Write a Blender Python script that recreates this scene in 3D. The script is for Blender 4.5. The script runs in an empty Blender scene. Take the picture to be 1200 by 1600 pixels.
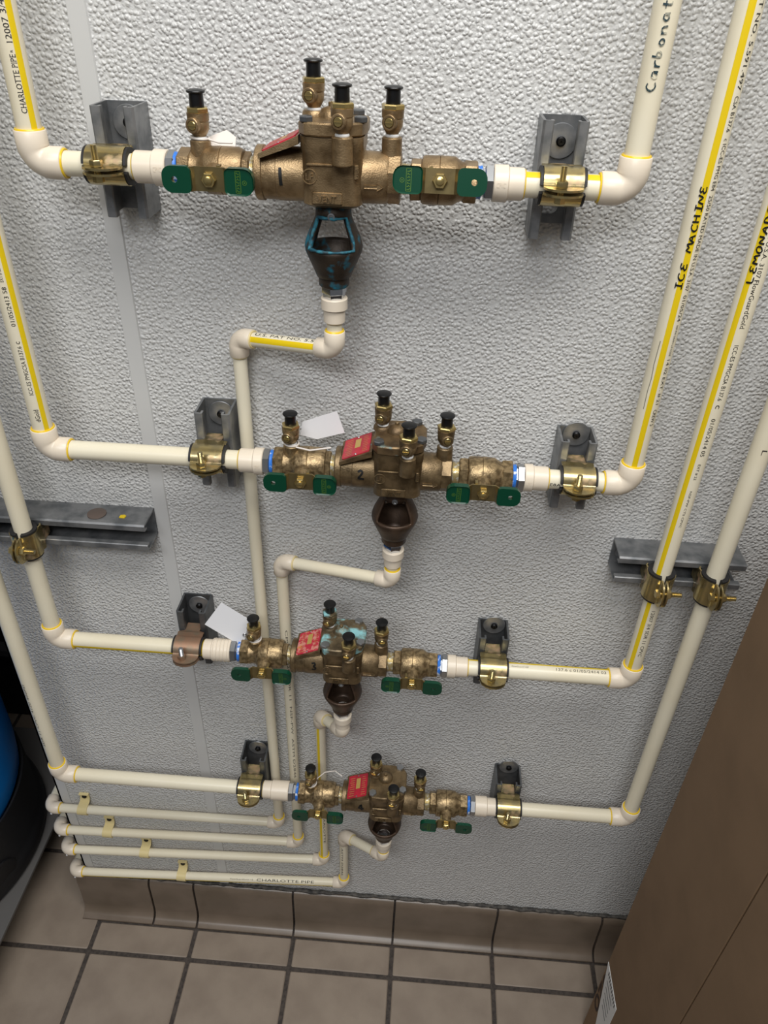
import bpy, bmesh, math, random
from mathutils import Vector, Matrix
random.seed(4)
PI = math.pi
scene = bpy.context.scene
COL = scene.collection

# ------------------------------------------------------------------ camera
YAW, PITCH, ROLL, FPX = 0.0488950, 0.6133692, 0.0354795, 1194.78
CAM = Vector((0.0, -0.80514, 1.62637))
F = Vector((-math.sin(YAW)*math.cos(PITCH), math.cos(YAW)*math.cos(PITCH), -math.sin(PITCH)))
R0 = Vector((math.cos(YAW), math.sin(YAW), 0)); U0 = R0.cross(F)
RT = R0*math.cos(ROLL) + U0*math.sin(ROLL); UP = -R0*math.sin(ROLL) + U0*math.cos(ROLL)
cd = bpy.data.cameras.new('camera'); cam = bpy.data.objects.new('camera', cd); COL.objects.link(cam)
cd.sensor_fit = 'VERTICAL'; cd.sensor_height = 36.0; cd.lens = FPX/1600*36.0; cd.clip_start = 0.02
m = Matrix((RT, UP, -F)).transposed().to_4x4(); m.translation = CAM
cam.matrix_world = m
scene.camera = cam

# ------------------------------------------------------------------ world, lamps, exposure
w = bpy.data.worlds.new('world'); scene.world = w; w.use_nodes = True
w.node_tree.nodes['Background'].inputs[0].default_value = (0.96, 0.97, 1.0, 1)
w.node_tree.nodes['Background'].inputs[1].default_value = 0.12
def area(name, loc, target, sx, sy, power, col):
    l = bpy.data.lights.new(name, 'AREA'); l.shape = 'RECTANGLE'; l.size = sx; l.size_y = sy
    l.energy = power; l.color = col
    o = bpy.data.objects.new(name, l); COL.objects.link(o); o.location = loc
    o.rotation_euler = (Vector(target)-Vector(loc)).to_track_quat('-Z', 'Y').to_euler()
    return o
area('ceiling_lamp_main', (0.20, -0.72, 2.62), (0.20, -0.72, 0), 1.2, 0.6, 24, (1.0, 0.985, 0.955))
area('ceiling_lamp_far', (-0.3, -1.75, 2.62), (-0.3, -1.75, 0), 1.2, 0.6, 33, (0.97, 0.98, 1.0))
vs = scene.view_settings
vs.view_transform = 'Standard'; vs.look = 'None'; vs.gamma = 1.0; vs.use_curve_mapping = False
vs.exposure = -0.02

# ------------------------------------------------------------------ materials
def lin(r, g, b):
    f = lambda c: (c/255/12.92) if c/255 <= 0.04045 else ((c/255+0.055)/1.055)**2.4
    return (f(r), f(g), f(b), 1)
def mat(name, col, rough=0.5, metal=0.0, col2=None, nscale=40, lo=0.4, hi=0.65, bump=0.0, bscale=300, spec=0.5,
        col3=None, n3=25, lo3=0.55, hi3=0.65, detail=4):
    mt = bpy.data.materials.new(name); mt.use_nodes = True
    nt = mt.node_tree; N = nt.nodes; L = nt.links; b = N['Principled BSDF']
    b.inputs['Roughness'].default_value = rough; b.inputs['Metallic'].default_value = metal
    b.inputs['Specular IOR Level'].default_value = spec
    b.inputs['Base Color'].default_value = col
    tc = N.new('ShaderNodeTexCoord')
    src = None
    def mask(scale, a, c):
        n = N.new('ShaderNodeTexNoise'); n.inputs['Scale'].default_value = scale; n.inputs['Detail'].default_value = detail
        L.new(tc.outputs['Object'], n.inputs['Vector'])
        r = N.new('ShaderNodeMapRange'); r.inputs['From Min'].default_value = a; r.inputs['From Max'].default_value = c
        L.new(n.outputs['Fac'], r.inputs['Value']); return r.outputs['Result']
    if col2:
        mx = N.new('ShaderNodeMix'); mx.data_type = 'RGBA'
        L.new(mask(nscale, lo, hi), mx.inputs['Factor'])
        mx.inputs['A'].default_value = col; mx.inputs['B'].default_value = col2
        src = mx.outputs['Result']
    if col3:
        mx = N.new('ShaderNodeMix'); mx.data_type = 'RGBA'
        mk = mask(n3, lo3, hi3); L.new(mk, mx.inputs['Factor'])
        if src: L.new(src, mx.inputs['A'])
        else: mx.inputs['A'].default_value = col
        mx.inputs['B'].default_value = col3
        src = mx.outputs['Result']
        if metal > 0:
            mr = N.new('ShaderNodeMapRange'); mr.inputs['To Min'].default_value = metal; mr.inputs['To Max'].default_value = 0
            L.new(mk, mr.inputs['Value']); L.new(mr.outputs['Result'], b.inputs['Metallic'])
            mr = N.new('ShaderNodeMapRange'); mr.inputs['To Min'].default_value = rough; mr.inputs['To Max'].default_value = 0.8
            L.new(mk, mr.inputs['Value']); L.new(mr.outputs['Result'], b.inputs['Roughness'])
    if src: L.new(src, b.inputs['Base Color'])
    if bump:
        n = N.new('ShaderNodeTexNoise'); n.inputs['Scale'].default_value = bscale; n.inputs['Detail'].default_value = 3
        L.new(tc.outputs['Object'], n.inputs['Vector'])
        bp = N.new('ShaderNodeBump'); bp.inputs['Strength'].default_value = bump; bp.inputs['Distance'].default_value = 0.001
        L.new(n.outputs['Fac'], bp.inputs['Height']); L.new(bp.outputs['Normal'], b.inputs['Normal'])
    return mt

def frp_material():
    mt = bpy.data.materials.new('pebbled_wall_panel'); mt.use_nodes = True
    nt = mt.node_tree; N = nt.nodes; L = nt.links; b = N['Principled BSDF']
    b.inputs['Base Color'].default_value = lin(208, 208, 206); b.inputs['Roughness'].default_value = 0.34
    tc = N.new('ShaderNodeTexCoord')
    nz = N.new('ShaderNodeTexNoise'); nz.inputs['Scale'].default_value = 130; nz.inputs['Detail'].default_value = 2
    L.new(tc.outputs['Object'], nz.inputs['Vector'])
    va = N.new('ShaderNodeVectorMath'); va.operation = 'SCALE'; va.inputs['Scale'].default_value = 0.0035
    L.new(nz.outputs['Color'], va.inputs[0])
    ad = N.new('ShaderNodeVectorMath'); L.new(tc.outputs['Object'], ad.inputs[0]); L.new(va.outputs[0], ad.inputs[1])
    vo = N.new('ShaderNodeTexVoronoi'); vo.feature = 'SMOOTH_F1'; vo.inputs['Scale'].default_value = 250
    vo.inputs['Smoothness'].default_value = 0.3
    L.new(ad.outputs[0], vo.inputs['Vector'])
    n2 = N.new('ShaderNodeTexNoise'); n2.inputs['Scale'].default_value = 420; n2.inputs['Detail'].default_value = 1
    L.new(tc.outputs['Object'], n2.inputs['Vector'])
    mr = N.new('ShaderNodeMapRange'); mr.inputs['From Min'].default_value = 0.1; mr.inputs['From Max'].default_value = 0.75
    mr.inputs['To Min'].default_value = 1; mr.inputs['To Max'].default_value = 0; mr.interpolation_type = 'SMOOTHSTEP'
    L.new(vo.outputs['Distance'], mr.inputs['Value'])
    ma = N.new('ShaderNodeMath'); ma.operation = 'MULTIPLY_ADD'; ma.inputs[1].default_value = 0.5
    L.new(n2.outputs['Fac'], ma.inputs[0]); L.new(mr.outputs['Result'], ma.inputs[2])
    bp = N.new('ShaderNodeBump'); bp.inputs['Strength'].default_value = 0.85; bp.inputs['Distance'].default_value = 0.0013
    L.new(ma.outputs[0], bp.inputs['Height']); L.new(bp.outputs['Normal'], b.inputs['Normal'])
    return mt

M = {}
M['frp'] = frp_material()
M['cpvc'] = mat('cream_plastic', lin(236, 228, 204), 0.33, col2=lin(231, 221, 194), nscale=8)
M['cpvc_fit'] = mat('cream_fitting_plastic', lin(230, 217, 197), 0.34)
M['yellow'] = mat('yellow_stripe', lin(232, 200, 20), 0.4)
M['glue'] = mat('yellow_glue', lin(238, 200, 40), 0.3)
M['glue_pale'] = mat('pale_yellow_plastic', lin(226, 208, 152), 0.45)
M['ink'] = mat('black_ink', lin(40, 38, 34), 0.6)
M['ink_grey'] = mat('faded_ink', lin(96, 92, 84), 0.6)
M['marker'] = mat('black_marker', lin(16, 16, 14), 0.5)
M['marker_blue'] = mat('faded_blue_marker', lin(40, 62, 68), 0.5, col2=lin(214, 208, 184), nscale=130, lo=0.5, hi=0.66)
M['galv'] = mat('galvanised_steel', lin(146, 147, 148), 0.42, 0.6, col2=lin(106, 109, 112), nscale=45, bump=0.05)
M['galv_dark'] = mat('dark_galvanised_steel', lin(100, 102, 104), 0.4, 0.6, col2=lin(76, 79, 82), nscale=50)
M['zinc'] = mat('yellow_zinc', lin(200, 180, 124), 0.25, 0.9, col2=lin(164, 152, 118), nscale=70, col3=lin(196, 150, 126), n3=45, lo3=0.58, hi3=0.8)
M['zinc_brown'] = mat('rust_stained_zinc', lin(160, 126, 102), 0.45, 0.6, col2=lin(140, 124, 104), nscale=90)
M['rubber'] = mat('black_rubber', lin(28, 27, 28), 0.6)
M['black_pl'] = mat('black_plastic', lin(14, 14, 15), 0.35)
M['bronze'] = mat('cast_bronze', lin(158, 134, 100), 0.4, 0.68, col2=lin(122, 100, 70), nscale=70, bump=0.35, bscale=700)
M['bronze_spot'] = mat('spotted_cast_bronze', lin(162, 140, 104), 0.38, 0.68, col2=lin(116, 98, 70), nscale=190, lo=0.42, hi=0.6, bump=0.3, bscale=600)
M['bronze_dull'] = mat('dull_bronze', lin(132, 112, 82), 0.42, 0.65, col2=lin(96, 80, 56), nscale=90, bump=0.3, bscale=600)
M['bronze_teal'] = mat('verdigris_bronze', lin(128, 112, 86), 0.45, 0.6, col2=lin(98, 86, 66), nscale=90, bump=0.3, bscale=600,
                       col3=lin(140, 196, 200), n3=55, lo3=0.46, hi3=0.62)
M['bronze_teal_light'] = mat('slightly_verdigris_bronze', lin(130, 108, 78), 0.45, 0.68, col2=lin(98, 80, 58), nscale=90, bump=0.3,
                             bscale=600, col3=lin(120, 168, 172), n3=38, lo3=0.62, hi3=0.74)
M['funnel'] = mat('dark_brown_bronze', lin(84, 66, 52), 0.42, 0.45, col2=lin(60, 46, 36), nscale=50, bump=0.15, bscale=500)
M['funnel_teal'] = mat('dark_bronze_teal_stain', lin(64, 54, 44), 0.5, 0.35, col2=lin(48, 40, 32), nscale=50, bump=0.25, bscale=500,
                       col3=lin(22, 108, 130), n3=60, lo3=0.55, hi3=0.66)
M['teal'] = mat('teal_verdigris', lin(16, 70, 86), 0.65, col2=lin(44, 124, 142), nscale=170, lo=0.48, hi=0.66, col3=lin(48, 44, 38), n3=70, lo3=0.52, hi3=0.66)
M['brass'] = mat('bright_brass', lin(196, 174, 116), 0.25, 0.88)
M['brass_pale'] = mat('pale_brass_thread', lin(204, 190, 150), 0.3, 0.7, col2=lin(228, 226, 218), nscale=220, lo=0.5, hi=0.6)
M['brass_plate'] = mat('brass_handle_plate', lin(150, 134, 92), 0.32, 0.8, col2=lin(128, 112, 78), nscale=60)
M['green'] = mat('green_vinyl', lin(4, 62, 42), 0.3)
M['green_print'] = mat('lime_print', lin(82, 118, 36), 0.5)
M['chrome'] = mat('polished_steel', lin(205, 208, 214), 0.12, 1.0)
M['steel'] = mat('zinc_steel', lin(172, 174, 176), 0.3, 0.9)
M['blue_tape'] = mat('blue_thread_tape', lin(52, 122, 214), 0.4, col2=lin(225, 232, 240), nscale=120, lo=0.55, hi=0.65)
M['white_tape'] = mat('white_thread_tape', lin(226, 226, 224), 0.6)
M['red'] = mat('red_name_plate', lin(186, 36, 56), 0.4, col2=lin(160, 40, 54), nscale=90)
M['red_worn'] = mat('worn_red_name_plate', lin(186, 40, 62), 0.5, col2=lin(214, 136, 130), nscale=150, lo=0.48, hi=0.6,
                    col3=lin(214, 140, 40), n3=40, lo3=0.6, hi3=0.66)
M['gold_print'] = mat('gold_print', lin(178, 150, 84), 0.4)
M['paper'] = mat('white_card', lin(238, 238, 240), 0.6)
M['plastic_tag'] = mat('milky_plastic', lin(222, 214, 206), 0.35)
M['strip'] = mat('smooth_white_trim', lin(206, 206, 204), 0.4)
M['tile'] = mat('brown_quarry_tile', lin(150, 136, 121), 0.5, col2=lin(138, 124, 110), nscale=14, bump=0.12, bscale=420)
M['tile_base'] = mat('brown_cove_tile', lin(120, 106, 92), 0.32, col2=lin(108, 95, 81), nscale=16)
M['grout'] = mat('dark_grout', lin(78, 70, 64), 0.85, col2=lin(58, 52, 48), nscale=160, bump=0.6, bscale=350)
M['caulk'] = mat('dark_caulk', lin(52, 50, 48), 0.7, col2=lin(92, 88, 82), nscale=120, bump=0.5, bscale=260)
M['card'] = mat('brown_cardboard', lin(132, 106, 79), 0.75, col2=lin(124, 99, 73), nscale=12, bump=0.12, bscale=500)
M['label_white'] = mat('white_label', lin(228, 228, 226), 0.5)
M['print_grey'] = mat('grey_print', lin(96, 96, 98), 0.6)
M['print_brown'] = mat('dark_brown_print', lin(46, 28, 22), 0.6)
M['blue'] = mat('blue_fibreglass', lin(0, 122, 205), 0.35)
M['tank_black'] = mat('black_tank_boot', lin(20, 20, 22), 0.55)
M['plate_grey'] = mat('grey_sheet', lin(96, 94, 92), 0.5)
M['dark_wall'] = mat('dark_paint', lin(60, 60, 62), 0.7)
M['ceil'] = mat('white_ceiling', lin(220, 220, 218), 0.8)
M['coin'] = mat('brown_coin', lin(110, 96, 88), 0.5, 0.3)
M['screw_black'] = mat('black_screw', lin(24, 24, 26), 0.4, 0.6)

# ------------------------------------------------------------------ mesh helpers
X, Y, Z = Vector((1, 0, 0)), Vector((0, 1, 0)), Vector((0, 0, 1))
class MB:
    def __init__(s): s.v = []; s.f = []
    def add(s, vs, fs):
        n = len(s.v); s.v += [tuple(v) for v in vs]; s.f += [tuple(i+n for i in f) for f in fs]; return s
    def frame(s, ax):
        ax = Vector(ax).normalized()
        t = Z if abs(ax.z) < 0.9 else X
        a = t.cross(ax).normalized(); b = ax.cross(a); return ax, a, b
    def lathe(s, prof, o=(0, 0, 0), ax=Z, seg=24, cap=True, rot=0.0):
        ax, a, b = s.frame(ax); o = Vector(o); vs = []; fs = []
        for t, r in prof:
            for k in range(seg):
                th = 2*PI*k/seg+rot
                vs.append(o+ax*t+(a*math.cos(th)+b*math.sin(th))*r)
        for i in range(len(prof)-1):
            for k in range(seg):
                k2 = (k+1) % seg
                fs.append((i*seg+k, i*seg+k2, (i+1)*seg+k2, (i+1)*seg+k))
        if cap:
            fs.append(tuple(reversed(range(seg)))); n = (len(prof)-1)*seg; fs.append(tuple(range(n, n+seg)))
        return s.add(vs, fs)
    def cyl(s, o, ax, l, r, seg=24, bev=0.0, rot=0.0):
        if bev: return s.lathe([(0, r-bev), (bev, r), (l-bev, r), (l, r-bev)], o, ax, seg, rot=rot)
        return s.lathe([(0, r), (l, r)], o, ax, seg, rot=rot)
    def tube(s, pts, r, seg=16, cap=True):
        pts = [Vector(p) for p in pts]; n = len(pts)
        rs = r if isinstance(r, (list, tuple)) else [r]*n
        tg = []
        for i in range(n):
            d = pts[min(i+1, n-1)]-pts[max(i-1, 0)]; tg.append(d.normalized())
        _, a, b = s.frame(tg[0]); vs = []; fs = []
        for i in range(n):
            if i:
                q = tg[i-1].rotation_difference(tg[i]); a = q @ a
                a = (a-tg[i]*a.dot(tg[i])).normalized()
            b = tg[i].cross(a)
            for k in range(seg):
                th = 2*PI*k/seg; vs.append(pts[i]+(a*math.cos(th)+b*math.sin(th))*rs[i])
        for i in range(n-1):
            for k in range(seg):
                k2 = (k+1) % seg; fs.append((i*seg+k, i*seg+k2, (i+1)*seg+k2, (i+1)*seg+k))
        if cap: fs.append(tuple(reversed(range(seg)))); fs.append(tuple(range((n-1)*seg, n*seg)))
        return s.add(vs, fs)
    def torus(s, o, ax, R, r, seg=28, ms=8):
        ax, a, b = s.frame(ax); o = Vector(o); vs = []; fs = []
        for k in range(seg):
            th = 2*PI*k/seg; d = a*math.cos(th)+b*math.sin(th)
            for j in range(ms):
                ph = 2*PI*j/ms; vs.append(o+d*(R+r*math.cos(ph))+ax*r*math.sin(ph))
        for k in range(seg):
            for j in range(ms):
                fs.append((k*ms+j, ((k+1) % seg)*ms+j, ((k+1) % seg)*ms+(j+1) % ms, k*ms+(j+1) % ms))
        return s.add(vs, fs)
    def box(s, lo, hi, bev=0.0):
        (x0, y0, z0), (x1, y1, z1) = lo, hi
        if bev:
            poly = [(x0+bev, y0), (x1-bev, y0), (x1, y0+bev), (x1, y1-bev), (x1-bev, y1), (x0+bev, y1), (x0, y1-bev), (x0, y0+bev)]
            c = ((x0+x1)/2, (y0+y1)/2)
            sh = lambda p: (p[0]+(bev if p[0] < c[0] else -bev), p[1]+(bev if p[1] < c[1] else -bev))
            ins = [sh(p) for p in poly]
            rings = [[(*p, z0) for p in ins], [(*p, z0+bev) for p in poly], [(*p, z1-bev) for p in poly], [(*p, z1) for p in ins]]
            return s.rings(rings)
        v = [(x0, y0, z0), (x1, y0, z0), (x1, y1, z0), (x0, y1, z0), (x0, y0, z1), (x1, y0, z1), (x1, y1, z1), (x0, y1, z1)]
        return s.add(v, [(0, 3, 2, 1), (4, 5, 6, 7), (0, 1, 5, 4), (1, 2, 6, 5), (2, 3, 7, 6), (3, 0, 4, 7)])
    def rings(s, rings, cap=True):
        n = len(rings[0]); vs = [p for r in rings for p in r]; fs = []
        for i in range(len(rings)-1):
            for k in range(n):
                k2 = (k+1) % n; fs.append((i*n+k, i*n+k2, (i+1)*n+k2, (i+1)*n+k))
        if cap: fs.append(tuple(reversed(range(n)))); fs.append(tuple(range((len(rings)-1)*n, len(rings)*n)))
        return s.add(vs, fs)
    def prism(s, poly, fn, t0, t1, bev=0.0):
        """poly of (p,q); fn(p,q,t) -> xyz"""
        if bev:
            ins = inset(poly, bev)
            return s.rings([[fn(p, q, t0) for p, q in ins], [fn(p, q, t0+bev) for p, q in poly], [fn(p, q, t1-bev) for p, q in poly], [fn(p, q, t1) for p, q in ins]])
        return s.rings([[fn(p, q, t0) for p, q in poly], [fn(p, q, t1) for p, q in poly]])
    def holed(s, poly, hole, fn, t0, t1, seg=36, hr=None, hs=0.0, bev=0.0):
        """plate with a (slotted) hole; outline star-shaped about the hole centre"""
        cx, cy = hole; R = []; H = []
        for k in range(seg):
            th = 2*PI*k/seg+0.01; d = (math.cos(th), math.sin(th)); best = None
            for i in range(len(poly)):
                ax_, ay = poly[i]; bx_, by = poly[(i+1) % len(poly)]
                ex, ey = bx_-ax_, by-ay; den = d[0]*ey-d[1]*ex
                if abs(den) < 1e-12: continue
                t = ((ax_-cx)*ey-(ay-cy)*ex)/den; u = ((ax_-cx)*d[1]-(ay-cy)*d[0])/den
                if t > 0 and -1e-6 <= u <= 1+1e-6 and (best is None or t < best): best = t
            R.append((cx+d[0]*best, cy+d[1]*best))
            H.append((cx+d[0]*hr+(hs if d[0] > 0 else -hs), cy+d[1]*hr))
        n = seg
        vs = [fn(p, q, t0) for p, q in R]+[fn(p, q, t1) for p, q in R]+[fn(p, q, t0) for p, q in H]+[fn(p, q, t1) for p, q in H]
        fs = []
        for k in range(n):
            j = (k+1) % n
            fs += [(k, j, n+j, n+k), (2*n+j, 2*n+k, 3*n+k, 3*n+j), (j, k, 2*n+k, 2*n+j), (n+k, n+j, 3*n+j, 3*n+k)]
        return s.add(vs, fs)
    def mesh(s, name, angle=35, xf=None):
        me = bpy.data.meshes.new(name)
        v = s.v if xf is None else [tuple(xf @ Vector(p)) for p in s.v]
        me.from_pydata(v, [], s.f)
        bm = bmesh.new(); bm.from_mesh(me)
        bmesh.ops.recalc_face_normals(bm, faces=bm.faces)
        a = math.radians(angle)
        for f in bm.faces: f.smooth = True
        for e in bm.edges:
            if len(e.link_faces) == 2:
                if e.calc_face_angle(0) > a: e.smooth = False
        bm.to_mesh(me); bm.free(); return me

def inset(poly, d):
    n = len(poly); out = []
    area_ = sum(poly[i][0]*poly[(i+1) % n][1]-poly[(i+1) % n][0]*poly[i][1] for i in range(n))
    sg = 1 if area_ > 0 else -1
    for i in range(n):
        p0, p1, p2 = (Vector((*poly[i-1], 0)), Vector((*poly[i], 0)), Vector((*poly[(i+1) % n], 0)))
        e1 = (p1-p0).normalized(); e2 = (p2-p1).normalized()
        n1 = Vector((-e1.y, e1.x, 0))*sg; n2 = Vector((-e2.y, e2.x, 0))*sg
        bis = n1+n2
        if bis.length < 1e-6: bis = n1
        bis.normalize(); c = max(0.4, bis.dot(n1)); q = p1+bis*d/c; out.append((q.x, q.y))
    return out
def rrect(x0, x1, y0, y1, r, k=5):
    rr = r if isinstance(r, (list, tuple)) else (r, r, r, r)
    out = []
    for (cx, cy, a0, q) in ((x1, y1, 0, rr[0]), (x0, y1, 90, rr[1]), (x0, y0, 180, rr[2]), (x1, y0, 270, rr[3])):
        sx = -1 if cx == x1 else 1; sy = -1 if cy == y1 else 1
        for i in range(k+1):
            a = math.radians(a0+90*i/k); out.append((cx+sx*q+q*math.cos(a), cy+sy*q+q*math.sin(a)))
    return out

def obj(name, mb, m_, parent=None, xf=None, label=None, angle=35):
    me = mb if isinstance(mb, bpy.types.Mesh) else mb.mesh(name, angle, xf)
    o = bpy.data.objects.new(name, me); COL.objects.link(o)
    if not me.materials: me.materials.append(M[m_] if isinstance(m_, str) else m_)
    if parent: o.parent = parent
    if label: o['label'] = label
    return o
def tag(o, label, cat, group=None):
    o['label'] = label; o['category'] = cat
    if group: o['group'] = group
    return o
def thing(name, label, cat, loc=(0, 0, 0), group=None, rot=None):
    o = bpy.data.objects.new(name, None); COL.objects.link(o); o.location = loc; o.empty_display_size = 0.02
    if rot: o.rotation_euler = rot
    return tag(o, label, cat, group)
def struct(name, mb, m_, parent=None):
    o = obj(name, mb, m_, parent); o['kind'] = 'structure'; return o

# --- writing
def text_polys(s, size=1.0, bold=0.0):
    cu = bpy.data.curves.new('txt', 'FONT'); cu.body = s; cu.size = size; cu.resolution_u = 2; cu.offset = bold
    o = bpy.data.objects.new('txt', cu); COL.objects.link(o)
    dg = bpy.context.evaluated_depsgraph_get()
    me = bpy.data.meshes.new_from_object(o.evaluated_get(dg))
    vs = [(v.co.x, v.co.y) for v in me.vertices]; fs = [tuple(p.vertices) for p in me.polygons]
    bpy.data.objects.remove(o); bpy.data.curves.remove(cu); bpy.data.meshes.remove(me)
    return vs, fs
STROKES = {
 'I': [[(.1, 1), (.6, 1)], [(.36, 1), (.34, 0)], [(.05, 0), (.62, 0)]],
 'C': [[(.62, .86), (.4, 1), (.15, .8), (.05, .45), (.2, .1), (.45, 0), (.68, .15)]],
 'E': [[(.62, .9), (.3, 1), (.12, .78), (.3, .54), (.5, .52)], [(.3, .54), (.06, .3), (.2, .02), (.62, .08)]],
 'M': [[(0, 0), (.14, .95), (.4, .3), (.66, 1), (.85, 0)]],
 'A': [[(0, 0), (.34, 1), (.66, 0)], [(.12, .36), (.58, .4)]],
 'H': [[(.06, 1), (.06, 0)], [(.06, .5), (.6, .54)], [(.6, 1), (.6, 0)]],
 'N': [[(.04, 0), (.1, .95), (.6, .06), (.66, 1)]],
 'L': [[(.12, 1), (.06, .02), (.6, .04)]],
 'O': [[(.36, 1), (.08, .75), (.06, .3), (.32, 0), (.6, .28), (.6, .74), (.36, 1)]],
 'D': [[(.1, .95), (.08, .02), (.42, .1), (.62, .5), (.42, .9), (.1, .96)]],
 'c': [[(.6, .6), (.3, .72), (.06, .4), (.2, .05), (.6, .08)]],
 'a': [[(.55, .6), (.25, .66), (.06, .32), (.22, .04), (.5, .2), (.56, .62), (.58, .04)]],
 'r': [[(.08, .62), (.1, 0)], [(.1, .4), (.3, .62), (.5, .6)]],
 'b': [[(.1, 1), (.08, .05), (.4, .05), (.55, .35), (.3, .58), (.1, .4)]],
 'o': [[(.3, .6), (.06, .35), (.2, .04), (.5, .1), (.55, .42), (.3, .6)]],
 'n': [[(.06, .6), (.1, 0)], [(.1, .4), (.34, .62), (.52, .44), (.54, 0)]],
 't': [[(.3, 1), (.26, .1), (.5, .04)], [(.04, .62), (.54, .66)]],
 'e': [[(.08, .36), (.54, .4), (.34, .64), (.06, .36), (.22, .02), (.56, .1)]],
 '1': [[(.3, 1), (.34, 0)]],
 '2': [[(.06, .78), (.3, 1), (.56, .76), (.3, .36), (.04, .06), (.7, .04)]],
 '3': [[(.06, .92), (.4, 1), (.5, .76), (.24, .54), (.56, .32), (.4, .02), (.04, .08)]],
 '4': [[(.44, 0), (.44, 1), (.04, .34), (.7, .36)]],
}
def hand_polys(s, height, width, adv=0.9, jitter=0.06):
    vs, fs = [], []; x = 0
    for ch in s:
        if ch == ' ': x += 0.6*height; continue
        dy = random.uniform(-jitter, jitter)*height; sh = random.uniform(-0.1, 0.12)
        for st in STROKES[ch]:
            pts = [((p+q*sh)*height+x, q*height+dy) for p, q in st]
            # smooth a little
            fine = []
            for i in range(len(pts)-1):
                for k in range(3):
                    t = k/3; fine.append((pts[i][0]*(1-t)+pts[i+1][0]*t, pts[i][1]*(1-t)+pts[i+1][1]*t))
            fine.append(pts[-1])
            for _ in range(1):
                fine = [fine[0]]+[((fine[i-1][0]+2*fine[i][0]+fine[i+1][0])/4, (fine[i-1][1]+2*fine[i][1]+fine[i+1][1])/4) for i in range(1, len(fine)-1)]+[fine[-1]]
            n0 = len(vs)
            for i, p in enumerate(fine):
                a = fine[max(0, i-1)]; b = fine[min(len(fine)-1, i+1)]
                d = Vector((b[0]-a[0], b[1]-a[1])); d = d.normalized() if d.length > 1e-9 else Vector((1, 0))
                wd = width*(0.85+0.3*random.random())/2
                vs += [(p[0]-d.y*wd, p[1]+d.x*wd), (p[0]+d.y*wd, p[1]-d.x*wd)]
            for i in range(len(fine)-1):
                k = n0+2*i; fs.append((k, k+2, k+3, k+1))
        x += adv*height*(0.75 if ch in 'I1r' else 1)
    return vs, fs
def fit_polys(pl, length=None, height=None, centre_v=True):
    vs, fs = pl
    x0 = min(v[0] for v in vs); x1 = max(v[0] for v in vs); y0 = min(v[1] for v in vs); y1 = max(v[1] for v in vs)
    sx = length/(x1-x0) if length else None; sy = height/(y1-y0) if height else None
    if sx is None: sx = sy
    if sy is None: sy = sx
    yc = (y0+y1)/2 if centre_v else y0
    return [((v[0]-x0)*sx, (v[1]-yc)*sy) for v in vs], fs
def on_pipe(pl, start, a, b, r, phi, lift=0.0003):
    """wrap flat lettering round a pipe: a = reading direction, b = letter-up direction at the front"""
    vs, fs = pl; a = Vector(a).normalized(); b = Vector(b).normalized(); n = a.cross(b); start = Vector(start); rr = r+lift
    out = []
    for u, v in vs:
        ph = phi+v/r
        out.append(start+a*u+(n*math.cos(ph)+b*math.sin(ph))*rr)
    mb = MB(); mb.add(out, fs); return mb
def on_plane(pl, o, a, b, thick=0.0):
    vs, fs = pl; o = Vector(o); a = Vector(a).normalized(); b = Vector(b).normalized(); n = a.cross(b); mb = MB()
    mb.add([o+a*u+b*v for u, v in vs], fs)
    if thick:
        # raised letters: front face plus skirts
        edges = {}
        for f in fs:
            for i in range(len(f)):
                e = (f[i], f[(i+1) % len(f)]); k = tuple(sorted(e)); edges.setdefault(k, []).append(e)
        mb.v = [tuple(Vector(p)+n*thick) for p in mb.v]
        N0 = len(mb.v); mb.v += [tuple(o+a*u+b*v) for u, v in vs]
        for k, es in edges.items():
            if len(es) == 1: i, j = es[0]; mb.f.append((i, j, N0+j, N0+i))
    return mb
def stripe(start, a, b, length, r, phi, half):
    a = Vector(a).normalized(); b = Vector(b).normalized(); n = a.cross(b); start = Vector(start); vs = []; fs = []; K = 6
    for i, u in enumerate((0, length)):
        for k in range(K+1):
            ph = phi-half+2*half*k/K
            vs.append(start+a*u+(n*math.cos(ph)+b*math.sin(ph))*(r+0.00009))
    for k in range(K): fs.append((k, k+1, K+2+k, K+1+k))
    return MB().add(vs, fs)

# ------------------------------------------------------------------ the room
YA = -0.062                    # pipe axis stands this far off the wall
PR = 0.0111                    # 3/4 in pipe radius
WX0 = -0.612                   # left end of the wall
wall = struct('wall_back', MB().box((WX0, 0, 0), (1.6, 0.14, 2.7)), 'frp')
struct('wall_rear', MB().box((-1.75, 1.25, 0), (1.6, 1.35, 2.7)), 'dark_wall')
struct('wall_left', MB().box((-1.85, -1.2, 0), (-1.75, 1.35, 2.7)), 'dark_wall')
struct('ceiling', MB().box((-1.85, -3.2, 2.7), (1.6, 1.35, 2.75)), 'ceil')
mb = MB(); mb.prism([(-0.0095, 0), (0.0095, 0), (0.0085, -0.0022), (-0.0085, -0.0022)], lambda p, q, t: (-0.333+p, q, t), 0.118, 2.7)
struct('trim_1', mb, 'strip')
mb = MB(); mb.box((WX0-0.003, -0.002, 0.13), (WX0+0.016, 0.0, 2.7)); mb.box((WX0-0.003, -0.002, 0.13), (WX0, 0.03, 2.7))
struct('trim_2', mb, 'strip')
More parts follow.
